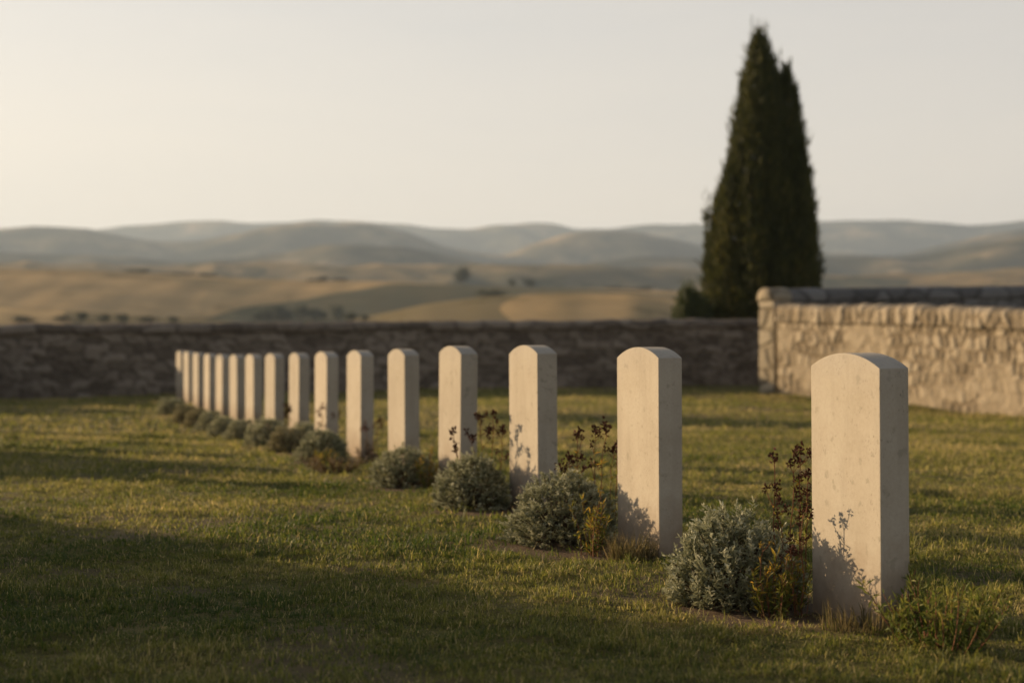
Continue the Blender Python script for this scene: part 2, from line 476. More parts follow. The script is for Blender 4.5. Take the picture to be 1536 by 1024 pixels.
ST_LAB = [
    'nearest headstone at the right end of the row, large pale limestone with weed shadow',
    'second nearest headstone, pale limestone with a dry grass tuft at its foot',
    'third nearest headstone, pale limestone rising behind the second round shrub',
    'fourth headstone from the right, a curled dark stalk in front of its lower face',
    'fifth headstone from the right, its foot hidden by a low wide shrub',
    'sixth headstone from the right, brown weeds beside its stained bare foot',
    'seventh headstone from the right, right behind the dark-sided shrub',
    'eighth headstone from the right, small yellowish shrub at its foot',
    'ninth headstone from the right in the pale row',
    'tenth headstone from the right in the pale row',
    'eleventh headstone from the right, blurred and narrow in the distance',
    'twelfth headstone from the right, blurred and narrow in the distance',
    'thirteenth headstone from the right, blurred and narrow in the distance',
    'third headstone from the far left end of the row',
    'second headstone from the far left end, lower part just touched by shade',
    'farthest headstone at the left end of the row, lower half in wall shadow',
]
hs_me = headstone_mesh(W_ST, T_ST, H_ST, RISE)
rj = np.random.default_rng(3)
for k, (X, Y, Z) in enumerate(ST):
    o = link('headstone', hs_me)
    o.location = (X, Y, Z)
    o.rotation_euler = (rj.normal(0, .006), rj.normal(0, .006), A_ST + rj.normal(0, .014))
    tag(o, ST_LAB[k], 'headstone', 'row of pale limestone headstones')
for k in range(8):            # the neighbouring row, left of the frame: it throws the long shadows on the lawn
    Y = 12.1 + k * 1.62
    X = -4.42 - .287 * (Y - 12.1)
    o = link('headstone', hs_me)
    o.location = (X, Y, lz(X, Y)); o.rotation_euler = (0, 0, A_ST + rj.normal(0, .012))
    tag(o, 'pale limestone headstone of the neighbouring row beyond the left edge', 'headstone', 'neighbouring row of headstones')

# ------------------------------------------------------------------ leaf helper
def leaf_quads(B, D, S, L, W, fold=0.0):
    """diamond leaves: base B, unit direction D, unit side S"""
    Nn = np.cross(D, S)
    mid = B + D * (L * .5)[:, None]
    tip = B + D * L[:, None] - Nn * (L * fold)[:, None]
    w = S * (W * .5)[:, None]
    V = np.stack([B, mid + w, tip, mid - w], 1).reshape(-1, 3)
    F = np.arange(len(B))[:, None] * 4 + np.array([[0, 1, 2, 3]])
    return V, F
def unit(a): return a / np.maximum(np.linalg.norm(a, axis=-1, keepdims=True), 1e-9)
def perp(D, r):
    q = unit(r.normal(size=D.shape)); s = np.cross(D, q); return unit(s)

def tubes(paths, radii, sides=4):
    """paths: list of (m,3); radii: list of (m,)"""
    VV, FF = [], []; base = 0
    for P, R in zip(paths, radii):
        P = np.asarray(P); m = len(P)
        T = unit(np.gradient(P, axis=0))
        ref = np.array([0.31, 0.17, 0.93]); ref = np.where(np.abs(T @ ref)[:, None] > .95, np.array([[1., 0, 0]]), ref[None])
        A = unit(np.cross(T, ref)); B = np.cross(T, A)
        ang = np.arange(sides) / sides * 2 * PI
        ring = P[:, None] + np.asarray(R)[:, None, None] * (np.cos(ang)[None, :, None] * A[:, None] + np.sin(ang)[None, :, None] * B[:, None])
        VV.append(ring.reshape(-1, 3))
        i = np.arange(m - 1)[:, None] * sides; j = np.arange(sides)[None]; j2 = (j + 1) % sides
        f = np.stack([i + j, i + j2, i + sides + j2, i + sides + j], -1).reshape(-1, 4) + base
        FF.append(f); base += m * sides
    return np.concatenate(VV), np.concatenate(FF)

# ------------------------------------------------------------------ cushion shrubs
def shrub_meshes(seed, nsprig, nleaf, sprig_len, leaf_len, leaf_w, upright):
    """unit-ish shrub: radius 0.5, height 1 (scaled per plant)"""
    r = np.random.default_rng(seed)
    # points on / in a lumpy dome
    u = r.uniform(0, 2 * PI, nsprig); cz = r.uniform(-0.12, 1.0, nsprig)
    rad = np.sqrt(np.clip(1 - np.clip(cz, 0, 1) ** 2, 0, 1))
    lump = 0.80 + 0.30 * vnoise(u * 1.6 + 3, cz * 2.6, seed) + .10 * vnoise(u * 5, cz * 6, seed + 5)
    shell = np.where(r.random(nsprig) < .72, r.uniform(.86, 1.03, nsprig), r.uniform(.45, .9, nsprig))
    rr = lump * shell
    end = np.stack([np.cos(u) * rad * .52 * rr, np.sin(u) * rad * .52 * rr, (0.10 + 0.80 * np.clip(cz, -.1, 1)) * rr], 1)
    outw = unit(np.stack([np.cos(u) * rad, np.sin(u) * rad, cz * .8 + .15], 1))
    D = unit(outw * (1 - upright) + np.array([0, 0, 1.0]) * upright + r.normal(0, .22, (nsprig, 3)))
    L = sprig_len * r.uniform(.6, 1.35, nsprig)
    B0 = end - D * L[:, None] * .6
    # leaves along each sprig
    t = (np.arange(nleaf)[None] + r.random((nsprig, nleaf))) / nleaf
    pos = B0[:, None] + D[:, None] * (L[:, None] * t)[..., None]
    ld = unit(D[:, None] * (0.75 + .8 * t[..., None]) + r.normal(0, .75, (nsprig, nleaf, 3)))
    sd = perp(ld.reshape(-1, 3), r)
    ll = (leaf_len * r.uniform(.6, 1.3, (nsprig, nleaf)) * (1.15 - .5 * t)).ravel()
    lw = (leaf_w * r.uniform(.7, 1.3, nsprig * nleaf))
    V, F = leaf_quads(pos.reshape(-1, 3), ld.reshape(-1, 3), sd, ll, lw, .12)
    V[:, 2] = np.maximum(V[:, 2], -.02)
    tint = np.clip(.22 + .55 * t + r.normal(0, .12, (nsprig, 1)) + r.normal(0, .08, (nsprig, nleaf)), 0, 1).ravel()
    me = raw_mesh('shrub_foliage', V, F, False, {'tint': np.repeat(tint, 4)})
    # woody stems
    paths, radii = [], []
    for i in r.choice(nsprig, min(nsprig, 90), replace=False):
        p0 = np.array([r.normal(0, .05), r.normal(0, .05), -.05]); p2 = end[i]
        p1 = p0 * .4 + p2 * .45 + np.array([0, 0, -.02])
        ts = np.linspace(0, 1, 6)[:, None]
        paths.append((1 - ts) ** 2 * p0 + 2 * ts * (1 - ts) * p1 + ts ** 2 * p2); radii.append(np.linspace(.016, .005, 6))
    sv, sf = tubes(paths, radii, 4)
    return me, raw_mesh('shrub_stems', sv, sf, True)

SH_ME = [shrub_meshes(11, 520, 26, .24, .066, .018, .62),
         shrub_meshes(12, 900, 22, .13, .050, .0135, .30),
         shrub_meshes(13, 700, 18, .14, .060, .018, .35),
         shrub_meshes(14, 520, 14, .15, .075, .024, .35)]
for a, b in SH_ME: a.materials.append(M_SANT); b.materials.append(M_WOOD)
SH_OLIVE = SH_ME[3][0].copy(); SH_OLIVE.materials.clear(); SH_OLIVE.materials.append(M_SANTY)
SH_FAR = SH_ME[3][0].copy(); SH_FAR.materials.clear(); SH_FAR.materials.append(M_SANTL)
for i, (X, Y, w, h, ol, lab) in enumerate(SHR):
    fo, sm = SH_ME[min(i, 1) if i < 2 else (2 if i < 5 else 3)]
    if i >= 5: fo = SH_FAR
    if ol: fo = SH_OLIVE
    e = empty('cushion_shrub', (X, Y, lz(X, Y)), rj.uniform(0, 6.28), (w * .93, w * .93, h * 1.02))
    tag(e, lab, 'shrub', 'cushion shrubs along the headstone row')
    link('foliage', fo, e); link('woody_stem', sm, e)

# ------------------------------------------------------------------ weeds
def seed_head_mesh(r, p, size, n=16):
    c = p + r.normal(0, size * .45, (n, 3)) * np.array([.8, .8, 1.1])
    D = unit(r.normal(0, 1, (n, 3)) + np.array([0, 0, .5])); S = perp(D, r)
    V, F = leaf_quads(c, D, S, size * r.uniform(.6, 1.1, n), size * r.uniform(.35, .6, n), .2)
    V2, F2 = leaf_quads(c, D, np.cross(D, S), size * r.uniform(.6, 1.1, n), size * r.uniform(.35, .6, n), .2)
    return np.concatenate([V, V2]), np.concatenate([F, F2 + len(V)])

def weed(name, label, cat, loc, stalks, leafy, seed, group=None, head=.022, leaf_len=.035, head_mat=None, leaf_mat=None):
    """stalks: (dx, dy, height, tip offset x, n_side_heads). leafy: (count, radius, height) basal foliage"""
    r = np.random.default_rng(seed)
    e = empty(name, loc); tag(e, label, cat, group)
    if leafy:
        n, rad, hh = leafy
        stems = max(5, n // 26)
        Bs, Ds, tt = [], [], []
        paths, radii = [], []
        for s in range(stems):
            a = r.uniform(0, 2 * PI); q = rad * math.sqrt(r.random())
            p0 = np.array([q * .5 * math.cos(a), q * .5 * math.sin(a), -.01]); top = np.array([q * math.cos(a), q * math.sin(a), hh * r.uniform(.45, 1)])
            ts = np.linspace(0, 1, 6)[:, None]; P = p0 * (1 - ts) + top * ts; P[:, :2] += (ts * (1 - ts)) * r.normal(0, .03, 2)
            paths.append(P); radii.append(np.linspace(.0022, .001, 6))
            m = n // stems
            t = r.uniform(.1, 1, m); pos = p0 * (1 - t[:, None]) + top * t[:, None]
            Bs.append(pos); Ds.append(unit(r.normal(0, .7, (m, 3)) + np.array([0, 0, .75]))); tt.append(np.clip(t * .55 + r.normal(.1, .16, m) + (r.random(m) < .14) * .5, 0, 1))
        B = np.concatenate(Bs); D = np.concatenate(Ds); t = np.concatenate(tt)
        V, F = leaf_quads(B, D, perp(D, r), leaf_len * r.uniform(.5, 1.3, len(B)), leaf_len * .2 * r.uniform(.7, 1.3, len(B)), .15)
        me = raw_mesh('leaves', V, F, False, {'tint': np.repeat(t, 4)})
        link('leaves', me, e, [leaf_mat or M_WEED])
        sv, sf = tubes(paths, radii, 3)
        link('leafy_stems', raw_mesh('leafy_stems', sv, sf, True), e, [M_STALK])
    for (dx, dy, h, tx, ns) in stalks:
        ts = np.linspace(0, 1, 9)[:, None]
        p0 = np.array([dx, dy, -.01]); p2 = np.array([dx + tx, dy + r.normal(0, .02), h]); p1 = np.array([dx + tx * .15, dy, h * .6])
        P = (1 - ts) ** 2 * p0 + 2 * ts * (1 - ts) * p1 + ts ** 2 * p2
        P[1:-1] += r.normal(0, .004, (7, 3))
        paths, radii = [P], [np.linspace(.0028, .0014, 9)]
        heads = [(p2, head * 1.15)]
        for q in range(ns):
            f = r.uniform(.55, .97); i = int(f * 8); b = P[i]
            ln = r.uniform(.03, .075); d = unit(np.array([r.normal(0, .7), r.normal(0, .5), 1.0])); tip = b + d * ln
            paths.append(np.stack([b, b + d * ln * .5 + np.array([d[0], d[1], 0]) * .008, tip])); radii.append(np.array([.0015, .0012, .001]))
            heads.append((tip, head * r.uniform(.55, .95)))
        sv, sf = tubes(paths, radii, 4)
        # small leaves up the stalk
        m = int(10 + h * 50); t = r.uniform(.12, .85, m); pos = P[(t * 8).astype(int)]
        D = unit(r.normal(0, .8, (m, 3)) + np.array([0, 0, .6])); lv, lf = leaf_quads(pos, D, perp(D, r), r.uniform(.014, .034, m), r.uniform(.004, .007, m), .2)
        tint = np.concatenate([np.zeros(len(sv)), np.repeat(np.clip(r.normal(.55, .25, m), 0, 1), 4)])
        me = raw_mesh('stalk', np.concatenate([sv, lv]), [sf, lf + len(sv)], False, {'tint': tint}, [0] * len(sf) + [1] * len(lf))
        so = link('stalk', me, e, [M_STALK, leaf_mat or M_WEED])
        for p, sz in heads:
            v, f = seed_head_mesh(r, np.asarray(p), sz)
            link('seed_head', raw_mesh('seed_head', v, f, False, {'tint': np.full(len(v), .8)}), so, [head_mat or M_SEED])
    return e

def at_ground(px, py, dy=0.0):
    Y = depth_of(py) + dy; X = gx(px, Y); return (X, Y, lz(X, Y))

weed('flowering_weed', 'tall weed with dark dried flower heads between the large shrub and the nearest headstone', 'weed', at_ground(1186, 905, .05),
     [(.035, .02, .535, -.005, 6), (.0, .03, .50, .02, 4), (-.055, .0, .505, .00, 3), (.055, .05, .44, .012, 4), (-.03, -.02, .40, -.02, 3)],
     (110, .09, .17), 31, head=.018)
weed('leafy_weed', 'low yellow-green leafy weed with rusty tips at the foot of the flowering weed', 'weed', at_ground(1160, 916, -.02), [(.02, -.02, .20, .02, 0), (-.04, 0, .24, 0, 1)], (430, .085, .20), 32, head=.008, head_mat=M_WEED)
weed('flowering_weed', 'slender weed close before the left edge of the nearest headstone, casting its shadow there', 'weed', (.945, 5.43, lz(.945, 5.43)),
     [(.0, .0, .35, .005, 6), (-.02, .01, .22, -.02, 4)], (16, .03, .08), 33, head=.016, leaf_len=.028)
weed('flowering_weed', 'weed with black dried flower heads behind the second round shrub', 'weed', at_ground(880, 818, .15),
     [(-.035, .0, .475, .0, 5), (.03, .02, .48, .01, 3), (.10, .02, .40, .02, 3), (.055, .05, .50, .035, 2), (-.06, .0, .36, -.02, 4), (.12, -.03, .42, .02, 2)], (190, .13, .24), 34, head=.021)
weed('leafy_weed', 'yellow-leaved weed growing through the right side of the second round shrub', 'weed', at_ground(886, 832, -.02), [(.02, .0, .26, .02, 1)], (300, .09, .24), 35, head=.010, head_mat=M_WEED)
weed('flowering_weed', 'brown dried weed stalks rising behind the third shrub', 'weed', at_ground(732, 768, .10),
     [(-.03, 0, .47, -.01, 5), (.02, 0, .49, .01, 4), (.06, .02, .40, .02, 4), (-.06, .03, .36, -.02, 3)], (160, .10, .22), 36, head=.022)
weed('curled_stalk', 'single curled dark stalk in front of the fourth headstone', 'weed', at_ground(690, 768, .05),
     [(.01, 0, .385, -.045, 3)], None, 37, head=.026)
weed('flowering_weed', 'small yellowish weed at the right side of the low wide shrub', 'weed', at_ground(637, 733, -.05),
     [(.02, 0, .22, .02, 3)], (220, .10, .20), 38, head=.012, head_mat=M_WEED)
weed('flowering_weed', 'rust-brown weed at the foot of the sixth headstone', 'weed', at_ground(553, 688, -.05),
     [(0, 0, .26, -.02, 4), (.06, .05, .32, .02, 4)], (240, .11, .17), 39, head=.02, head_mat=M_STALK, leaf_mat=M_BROWNLEAF)
weed('flowering_weed', 'thin dark weed in front of the ninth headstone', 'weed', at_ground(434, 652, -.1),
     [(0, 0, .30, -.01, 4), (-.03, 0, .34, .0, 4)], (60, .06, .1), 40, head=.03)
weed('flowering_weed', 'thin brown weed in front of the seventh headstone', 'weed', at_ground(484, 668, .25),
     [(0, 0, .36, -.01, 4), (.10, 0, .30, .02, 3)], (60, .06, .1), 41, head=.024, head_mat=M_STALK)

def tuft(name, label, cat, loc, n, rad, h, w, mat, seed, lean=.55, tlo=.2, thi=.9):
    r = np.random.default_rng(seed)
    a = r.uniform(0, 2 * PI, n); q = rad * np.sqrt(r.random(n)) * np.array([1.0])
    P = np.stack([q * np.cos(a), q * np.sin(a) * .75, np.full(n, -.012)], 1)
    V, Q, T, t = blades(P, h * r.uniform(.4, 1.15, n), w * r.uniform(.6, 1.4, n), np.abs(r.normal(lean, .3, n)), a + r.normal(0, .7, n), r.uniform(tlo, thi, n))
    o = link(name, raw_mesh(name, V, [Q, T], False, {'tint': t}), None, [mat]); o.location = loc
    tag(o, label, cat); return o
tuft('grass_tuft', 'dry rusty grass tuft at the foot of the second nearest headstone', 'grass tuft', at_ground(948, 838, -.02), 420, .095, .135, .0045, M_DRYTUFT, 51)
tuft('grass_tuft', 'thin dry grass sprigs at the front of the nearest headstone', 'grass tuft', at_ground(1290, 935, -.02), 260, .12, .11, .0035, M_DRYTUFT, 52, .4, .1, .8)
weed('leafy_weed', 'patch of green weed sprouts right of the nearest headstone', 'weed', at_ground(1415, 968, .05), [(.02, 0, .16, .01, 0), (-.05, .0, .17, .02, 0)], (1250, .23, .19), 53, head=.008, head_mat=M_SPROUT, leaf_mat=M_SPROUT, leaf_len=.036)
weed('leafy_weed', 'small weed sprouts close against the right side of the nearest headstone', 'weed', at_ground(1372, 945, .12), [(.0, 0, .19, .0, 1)], (260, .07, .17), 54, head=.010, head_mat=M_SPROUT, leaf_mat=M_SPROUT)
weed('ground_cover', 'low brown mat of ground cover on the lawn before the sixth headstone', 'ground cover', at_ground(500, 706, 0), [], (900, .26, .10), 55, leaf_mat=M_BROWNLEAF)
weed('leafy_weed', 'low olive sprouts at the lower edge of the dark-sided shrub', 'weed', at_ground(490, 694, -.1), [], (260, .16, .11), 56)

# ------------------------------------------------------------------ walls
def swept_wall(prof, p0, p1, base0, base1, hs0, hs1, step, cell, amp, seed, ragged=0.0, jw=.16, off=0.0, plaster=0.0):
    """prof: list of (offset from centre line, z above base, outward normal (n, z)) ; swept from p0 to p1, displaced into separate stones"""
    p0 = np.array(p0, float); p1 = np.array(p1, float)
    d = p1 - p0; Ln = np.linalg.norm(d); d /= Ln; nrm = np.array([d[1], -d[0]])
    ns = max(2, int(Ln / step)); s = np.linspace(0, Ln, ns + 1)
    prof = np.array(prof); o = prof[:, 0]; zz = prof[:, 1]; nn = prof[:, 2]; nz = prof[:, 3]
    arc = np.concatenate([[0], np.cumsum(np.hypot(np.diff(o), np.diff(zz)))])
    S, A = np.meshgrid(s, arc, indexing='ij')
    wob = (fbm(S * 3, A * 3, seed + 7, 3) - .5) * 1.0
    wob2 = (fbm(S * 2.3 + 9, A * 2.3, seed + 8, 3) - .5)
    F1, J, ID = cells((S + wob * .20) / cell[0] + 0.5 * (np.floor(A / cell[1]) % 2), (A + wob2 * .16) / cell[1], seed)
    jt = 1 - sstep(.02, jw, J)
    if plaster:      # old render still covers part of the rubble, mostly low down
        pm = sstep(.42, .60, fbm(S * .9, A * 1.3, seed + 12, 4) + .22 * (.9 - A) * plaster)
        jt = jt * (1 - .75 * pm); ID = ID * (1 - .6 * pm) + .6 * pm * .72
    disp = amp * (-jt * 1.0 + (ID - .5) * .9 + .9 * (fbm(S * 9, A * 9, seed + 3, 4) - .5)) + off
    # no displacement at the very ends
    f = S / Ln
    base = base0 + (base1 - base0) * f; hs = hs0 + (hs1 - hs0) * f
    up = base + zz[None] * hs + ragged * (fbm(S * 2.2, S * 0, seed + 9, 3) - .5) * np.clip(zz[None] / max(zz.max(), .01), 0, 1)
    on = o[None] + nn[None] * disp; up = up + nz[None] * disp
    X = p0[0] + d[0] * S + nrm[0] * on; Y = p0[1] + d[1] * S + nrm[1] * on
    V = np.stack([X, Y, up], -1).reshape(-1, 3)
    m = len(prof); idx = np.arange((ns + 1) * m).reshape(ns + 1, m)
    j = np.arange(m); j2 = (j + 1) % m
    F = np.stack([idx[:-1][:, j], idx[1:][:, j], idx[1:][:, j2], idx[:-1][:, j2]], -1).reshape(-1, 4)[:, ::-1]
    # ends: fans to a centre vertex
    c0 = V[idx[0]].mean(0); c1 = V[idx[-1]].mean(0)
    nv = len(V); V = np.concatenate([V, [c0, c1]])
    E0 = np.stack([np.full(m, nv), idx[0][j], idx[0][j2]], -1)[:, ::-1]; E1 = np.stack([np.full(m, nv + 1), idx[-1][j2], idx[-1][j]], -1)[:, ::-1]
    tone = np.concatenate([ID.ravel(), [.5, .5]]); joint = np.concatenate([np.clip(jt, 0, 1).ravel() * .85, [0, 0]])
    return V, F, np.concatenate([E0, E1]), tone, joint

def body_prof(th, z0, z1, dz):
    n = max(2, int((z1 - z0) / dz)); zs = np.linspace(z0, z1, n + 1)
    P = [(th / 2, z, 1, 0) for z in zs] + [(x, z1, 0, 1) for x in np.linspace(th / 2 - .05, -th / 2 + .05, 5)] + [(-th / 2, z, -1, 0) for z in np.linspace(z1, z0, max(2, n // 3))]
    return P
def cope_prof(th, z0, h, flat, n=16):
    """rounded coping: straight sides of height flat, elliptical top"""
    P = [(th / 2, z0 + t * flat, 1, 0) for t in np.linspace(0, 1, max(3, int(flat / .025)))]
    for i in range(1, n):
        a = PI * i / n
        P.append((th / 2 * math.cos(a), z0 + flat + (h - flat) * math.sin(a), math.cos(a), math.sin(a)))
    P += [(-th / 2, z0 + t * flat, -1, 0) for t in np.linspace(1, 0, max(3, int(flat / .05)))]
    P += [(x, z0, 0, -.2) for x in np.linspace(-th / 2 + .05, th / 2 - .05, 4)]
    return P

def add_wall(label, segs, mats, name='stone_wall'):
    root = empty(name, (0, 0, 0)); tag(root, label, 'wall')
    for (nm, data), m in zip(segs, mats):
        V, F, E, tone, joint = data
        link(nm, raw_mesh(nm, V, [F, E], True, {'tone': tone, 'joint': joint}), root, [m])
    return root

# back wall: runs left to right behind the rows, front normal towards the camera
bw_h = 1.36
bz0, bz1 = -.24, .075
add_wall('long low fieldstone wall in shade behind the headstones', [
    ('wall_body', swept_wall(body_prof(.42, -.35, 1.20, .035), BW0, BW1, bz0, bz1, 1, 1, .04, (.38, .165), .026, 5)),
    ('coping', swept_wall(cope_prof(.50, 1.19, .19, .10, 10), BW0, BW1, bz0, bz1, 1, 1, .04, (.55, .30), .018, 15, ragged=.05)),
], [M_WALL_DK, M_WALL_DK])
# sunlit wall: from the pier towards the right foreground
add_wall('sunlit rubble limestone wall at right with upright coping stones', [
    ('wall_body', swept_wall(body_prof(.46, -.35, 1.34, .014), WB0, WB1, .0, -.36, 1, 1, .016, (.17, .22), .019, 25, jw=.30, plaster=.55)),
    ('coping', swept_wall(cope_prof(.55, 1.31, .34, .22, 14), WB0, WB1, .0, -.36, 1, 1, .016, (.155, .60), 0.023, 35, ragged=.06, jw=.22)),
], [M_WALL_LIT, M_WALL_LIT])
# corner pier with the higher wall running back from it
WA0 = PIER; dA = np.array([.86, .51]); WA1 = WA0 + dA * 13
dP = np.array([dA[1], -dA[0]]); pc = WA0 + dA * .17
pier_seg = swept_wall(body_prof(.36, -.3, 1.72, .02), pc - dP * .21, pc + dP * .21, 0, 0, 1, 1, .02, (.95, .37), .022, 45, jw=.14)
add_wall('taller grey stone wall with rounded coping running back from the sunlit corner pier', [
    ('corner_pier', pier_seg),
    ('pier_cap', swept_wall(cope_prof(.46, 1.71, .24, .06, 14), WA0 - dA * .05, WA0 + dA * .40, 0, 0, 1, 1, .03, (.9, .9), .010, 46)),
    ('wall_body', swept_wall(body_prof(.40, -.3, 1.70, .04), WA0 + dA * .36, WA1, 0, .35, 1, 1, .05, (.32, .18), .025, 47)),
    ('coping', swept_wall(cope_prof(.46, 1.69, .25, .06, 12), WA0 + dA * .41, WA1, 0, .35, 1, 1, .05, (.7, .9), .010, 48)),
], [M_PIER, M_PIER, M_WALL_GREY, M_WALL_GREY])

# ------------------------------------------------------------------ cypress
def cypress_meshes(seed, H, outline, nclump, per, leaf=.15, depth=None):
    """outline: (z, x_left, x_right) in metres about the trunk"""
    r = np.random.default_rng(seed)
    o = np.array(sorted(outline)); zs = o[:, 0]
    area = np.interp(np.linspace(0, H, 400), zs, o[:, 2] - o[:, 1])
    cdf = np.cumsum(area + .05); cdf /= cdf[-1]
    z = np.interp(r.random(nclump), cdf, np.linspace(0, H, 400))
    xl = np.interp(z, zs, o[:, 1]); xr = np.interp(z, zs, o[:, 2]); c = (xl + xr) / 2; R = (xr - xl) / 2
    a = r.uniform(0, 2 * PI, nclump)
    q = np.where(r.random(nclump) < .75, r.uniform(.80, 1.0, nclump), np.sqrt(r.random(nclump)) * .9)
    # vertical flame-like ribs break up the surface
    rib = .80 + .27 * vnoise(a * 2.9, z * .5, seed) + .14 * (vnoise(a * 7, z * 1.2, seed + 4) - .3)
    C = np.stack([c + R * q * rib * np.cos(a), R * q * rib * np.sin(a), z], 1)
    out = np.stack([np.cos(a), np.sin(a), np.zeros(nclump)], 1)
    # stray shoots
    n = nclump * per
    Cn = np.repeat(C, per, 0) + r.normal(0, 1, (n, 3)) * np.array([1, 1, 3.6]) * np.repeat(np.minimum(.045, .012 + .10 * R), per)[:, None]
    D = unit(np.repeat(out, per, 0) * .30 + np.array([0, 0, 1.0]) + r.normal(0, .24, (n, 3)))
    L = leaf * r.uniform(.6, 1.5, n) * np.repeat(np.where(r.random(nclump) < .07, 1.9, 1), per)
    # loose shoots standing out of the surface, thickest near the top
    ns_ = int(nclump * .03); zt = H * (1 - r.random(ns_) ** 1.6 * .9); at = r.uniform(0, 2 * PI, ns_)
    sl = np.interp(zt, zs, o[:, 1]); sr = np.interp(zt, zs, o[:, 2]); rs = (sr - sl) / 2 * .92
    zt = zt - .30
    rs[:9] = .03; zt[:9] = H - r.uniform(.35, .75, 9)      # the ragged tip
    sp = np.stack([(sl + sr) / 2 + rs * np.cos(at), rs * np.sin(at), zt], 1)
    tt = np.tile(np.linspace(0, 1, 12), ns_); ln = r.uniform(.25, .62, ns_); ln[:9] = r.uniform(.55, 1.0, 9); ln = np.repeat(ln, 12)
    sdir = np.repeat(unit(np.stack([np.cos(at) * .16, np.sin(at) * .16, np.ones(ns_)], 1) + r.normal(0, .07, (ns_, 3))), 12, 0)
    Cs = np.repeat(sp, 12, 0) + sdir * (ln * tt)[:, None] + r.normal(0, 1, (ns_ * 12, 3)) * (.035 * (1.05 - tt))[:, None]
    Ds = unit(sdir + r.normal(0, .16, (ns_ * 12, 3)))
    Cn = np.concatenate([Cn, Cs]); D = np.concatenate([D, Ds]); L = np.concatenate([L, np.full(len(Cs), .11)])
    n = len(Cn)
    V, F = leaf_quads(Cn, D, perp(D, r), L, np.minimum(L * r.uniform(.16, .30, n), .045), .1)
    tint = np.clip(np.repeat(.42 + .38 * (vnoise(a * 3, z * 1.2, seed + 8) - .5) + r.normal(0, .10, nclump), per), 0, 1)
    tint = np.clip(np.concatenate([tint, np.full(n - len(tint), .45)]) + r.normal(0, .10, n), 0, 1)
    me = raw_mesh('cypress_crown', V, F, False, {'tint': np.repeat(tint, 4)}); me.materials.append(M_CYP)
    return me
def trunk_mesh(h, r0, bend=0.1, limbs=5, seed=0, mat=None, spread=.5):
    r = np.random.default_rng(seed)
    t = np.linspace(0, 1, 9)
    P = np.stack([bend * t * t, bend * .4 * np.sin(t * 3), h * t - .3 * (1 - t)], 1)
    paths, radii = [P], [r0 * (1 - .85 * t)]
    for i in range(limbs):
        k = r.integers(2, 7); a = r.uniform(0, 2 * PI); ln = h * r.uniform(.25, .5) * spread * 2
        b = P[k]; tip = b + np.array([math.cos(a) * ln * .5, math.sin(a) * ln * .5, ln * .7])
        paths.append(np.stack([b, b * .5 + tip * .5 + np.array([0, 0, -.05 * ln]), tip])); radii.append(np.array([r0 * .5, r0 * .3, r0 * .12]))
    v, f = tubes(paths, radii, 7)
    me = raw_mesh('trunk', v, f, True); me.materials.append(mat or M_BARK); return me

CYY = 38.0
cxm = gx(1140, CYY)
def cy(py, xl, xr): return (gz(py, CYY), gx(xl, CYY) - cxm, gx(xr, CYY) - cxm)
main = [(0, -.9, .9), cy(475, 1062, 1196), cy(440, 1060, 1200), cy(400, 1061, 1200), cy(360, 1066, 1196), cy(325, 1074, 1192), cy(290, 1083, 1190), cy(250, 1092, 1186), cy(210, 1100, 1182), cy(170, 1107, 1176), cy(130, 1115, 1168), cy(98, 1124, 1156), cy(76, 1131, 1147), cy(60, 1136, 1141)]
second = [(0, .1, 1.2), cy(475, 1120, 1222), cy(440, 1120, 1226), cy(400, 1122, 1226), cy(360, 1128, 1223), cy(320, 1136, 1217), cy(280, 1144, 1212), cy(240, 1152, 1207), cy(200, 1160, 1200), cy(160, 1166, 1194), cy(132, 1173, 1187), cy(110, 1179, 1181)]
side = [(gz(475, CYY), gx(1052, CYY) - cxm, gx(1080, CYY) - cxm), cy(400, 1057, 1084), cy(360, 1057, 1078), cy(342, 1057, 1072), cy(326, 1055, 1064)]
e = empty('cypress_tree', (cxm, CYY, lz(cxm, CYY))); tag(e, 'tall dark two-topped cypress standing behind the wall at right', 'tree')
z0 = lz(cxm, CYY)
def joined_crown(parts):
    Vs, Fs, ts, b = [], [], [], 0
    for me in parts:
        v = np.empty(len(me.vertices) * 3, np.float32); me.vertices.foreach_get('co', v); v = v.reshape(-1, 3)
        t = np.empty(len(v), np.float32); me.attributes['tint'].data.foreach_get('value', t)
        Vs.append(v); ts.append(t); Fs.append(np.arange(len(v)).reshape(-1, 4) + b); b += len(v)
        bpy.data.meshes.remove(me)
    m = raw_mesh('cypress_crown', np.concatenate(Vs), np.concatenate(Fs), False, {'tint': np.concatenate(ts)}); m.materials.append(M_CYP); return m
crown = joined_crown([cypress_meshes(61, gz(60, CYY), main, 7600, 9, .14), cypress_meshes(62, gz(110, CYY), second, 4600, 9, .14), cypress_meshes(63, gz(326, CYY), side, 420, 8, .11)])
link('crown', crown, e); link('trunk', trunk_mesh(6.5, .22, .1, 4, 3, None, .15), e)
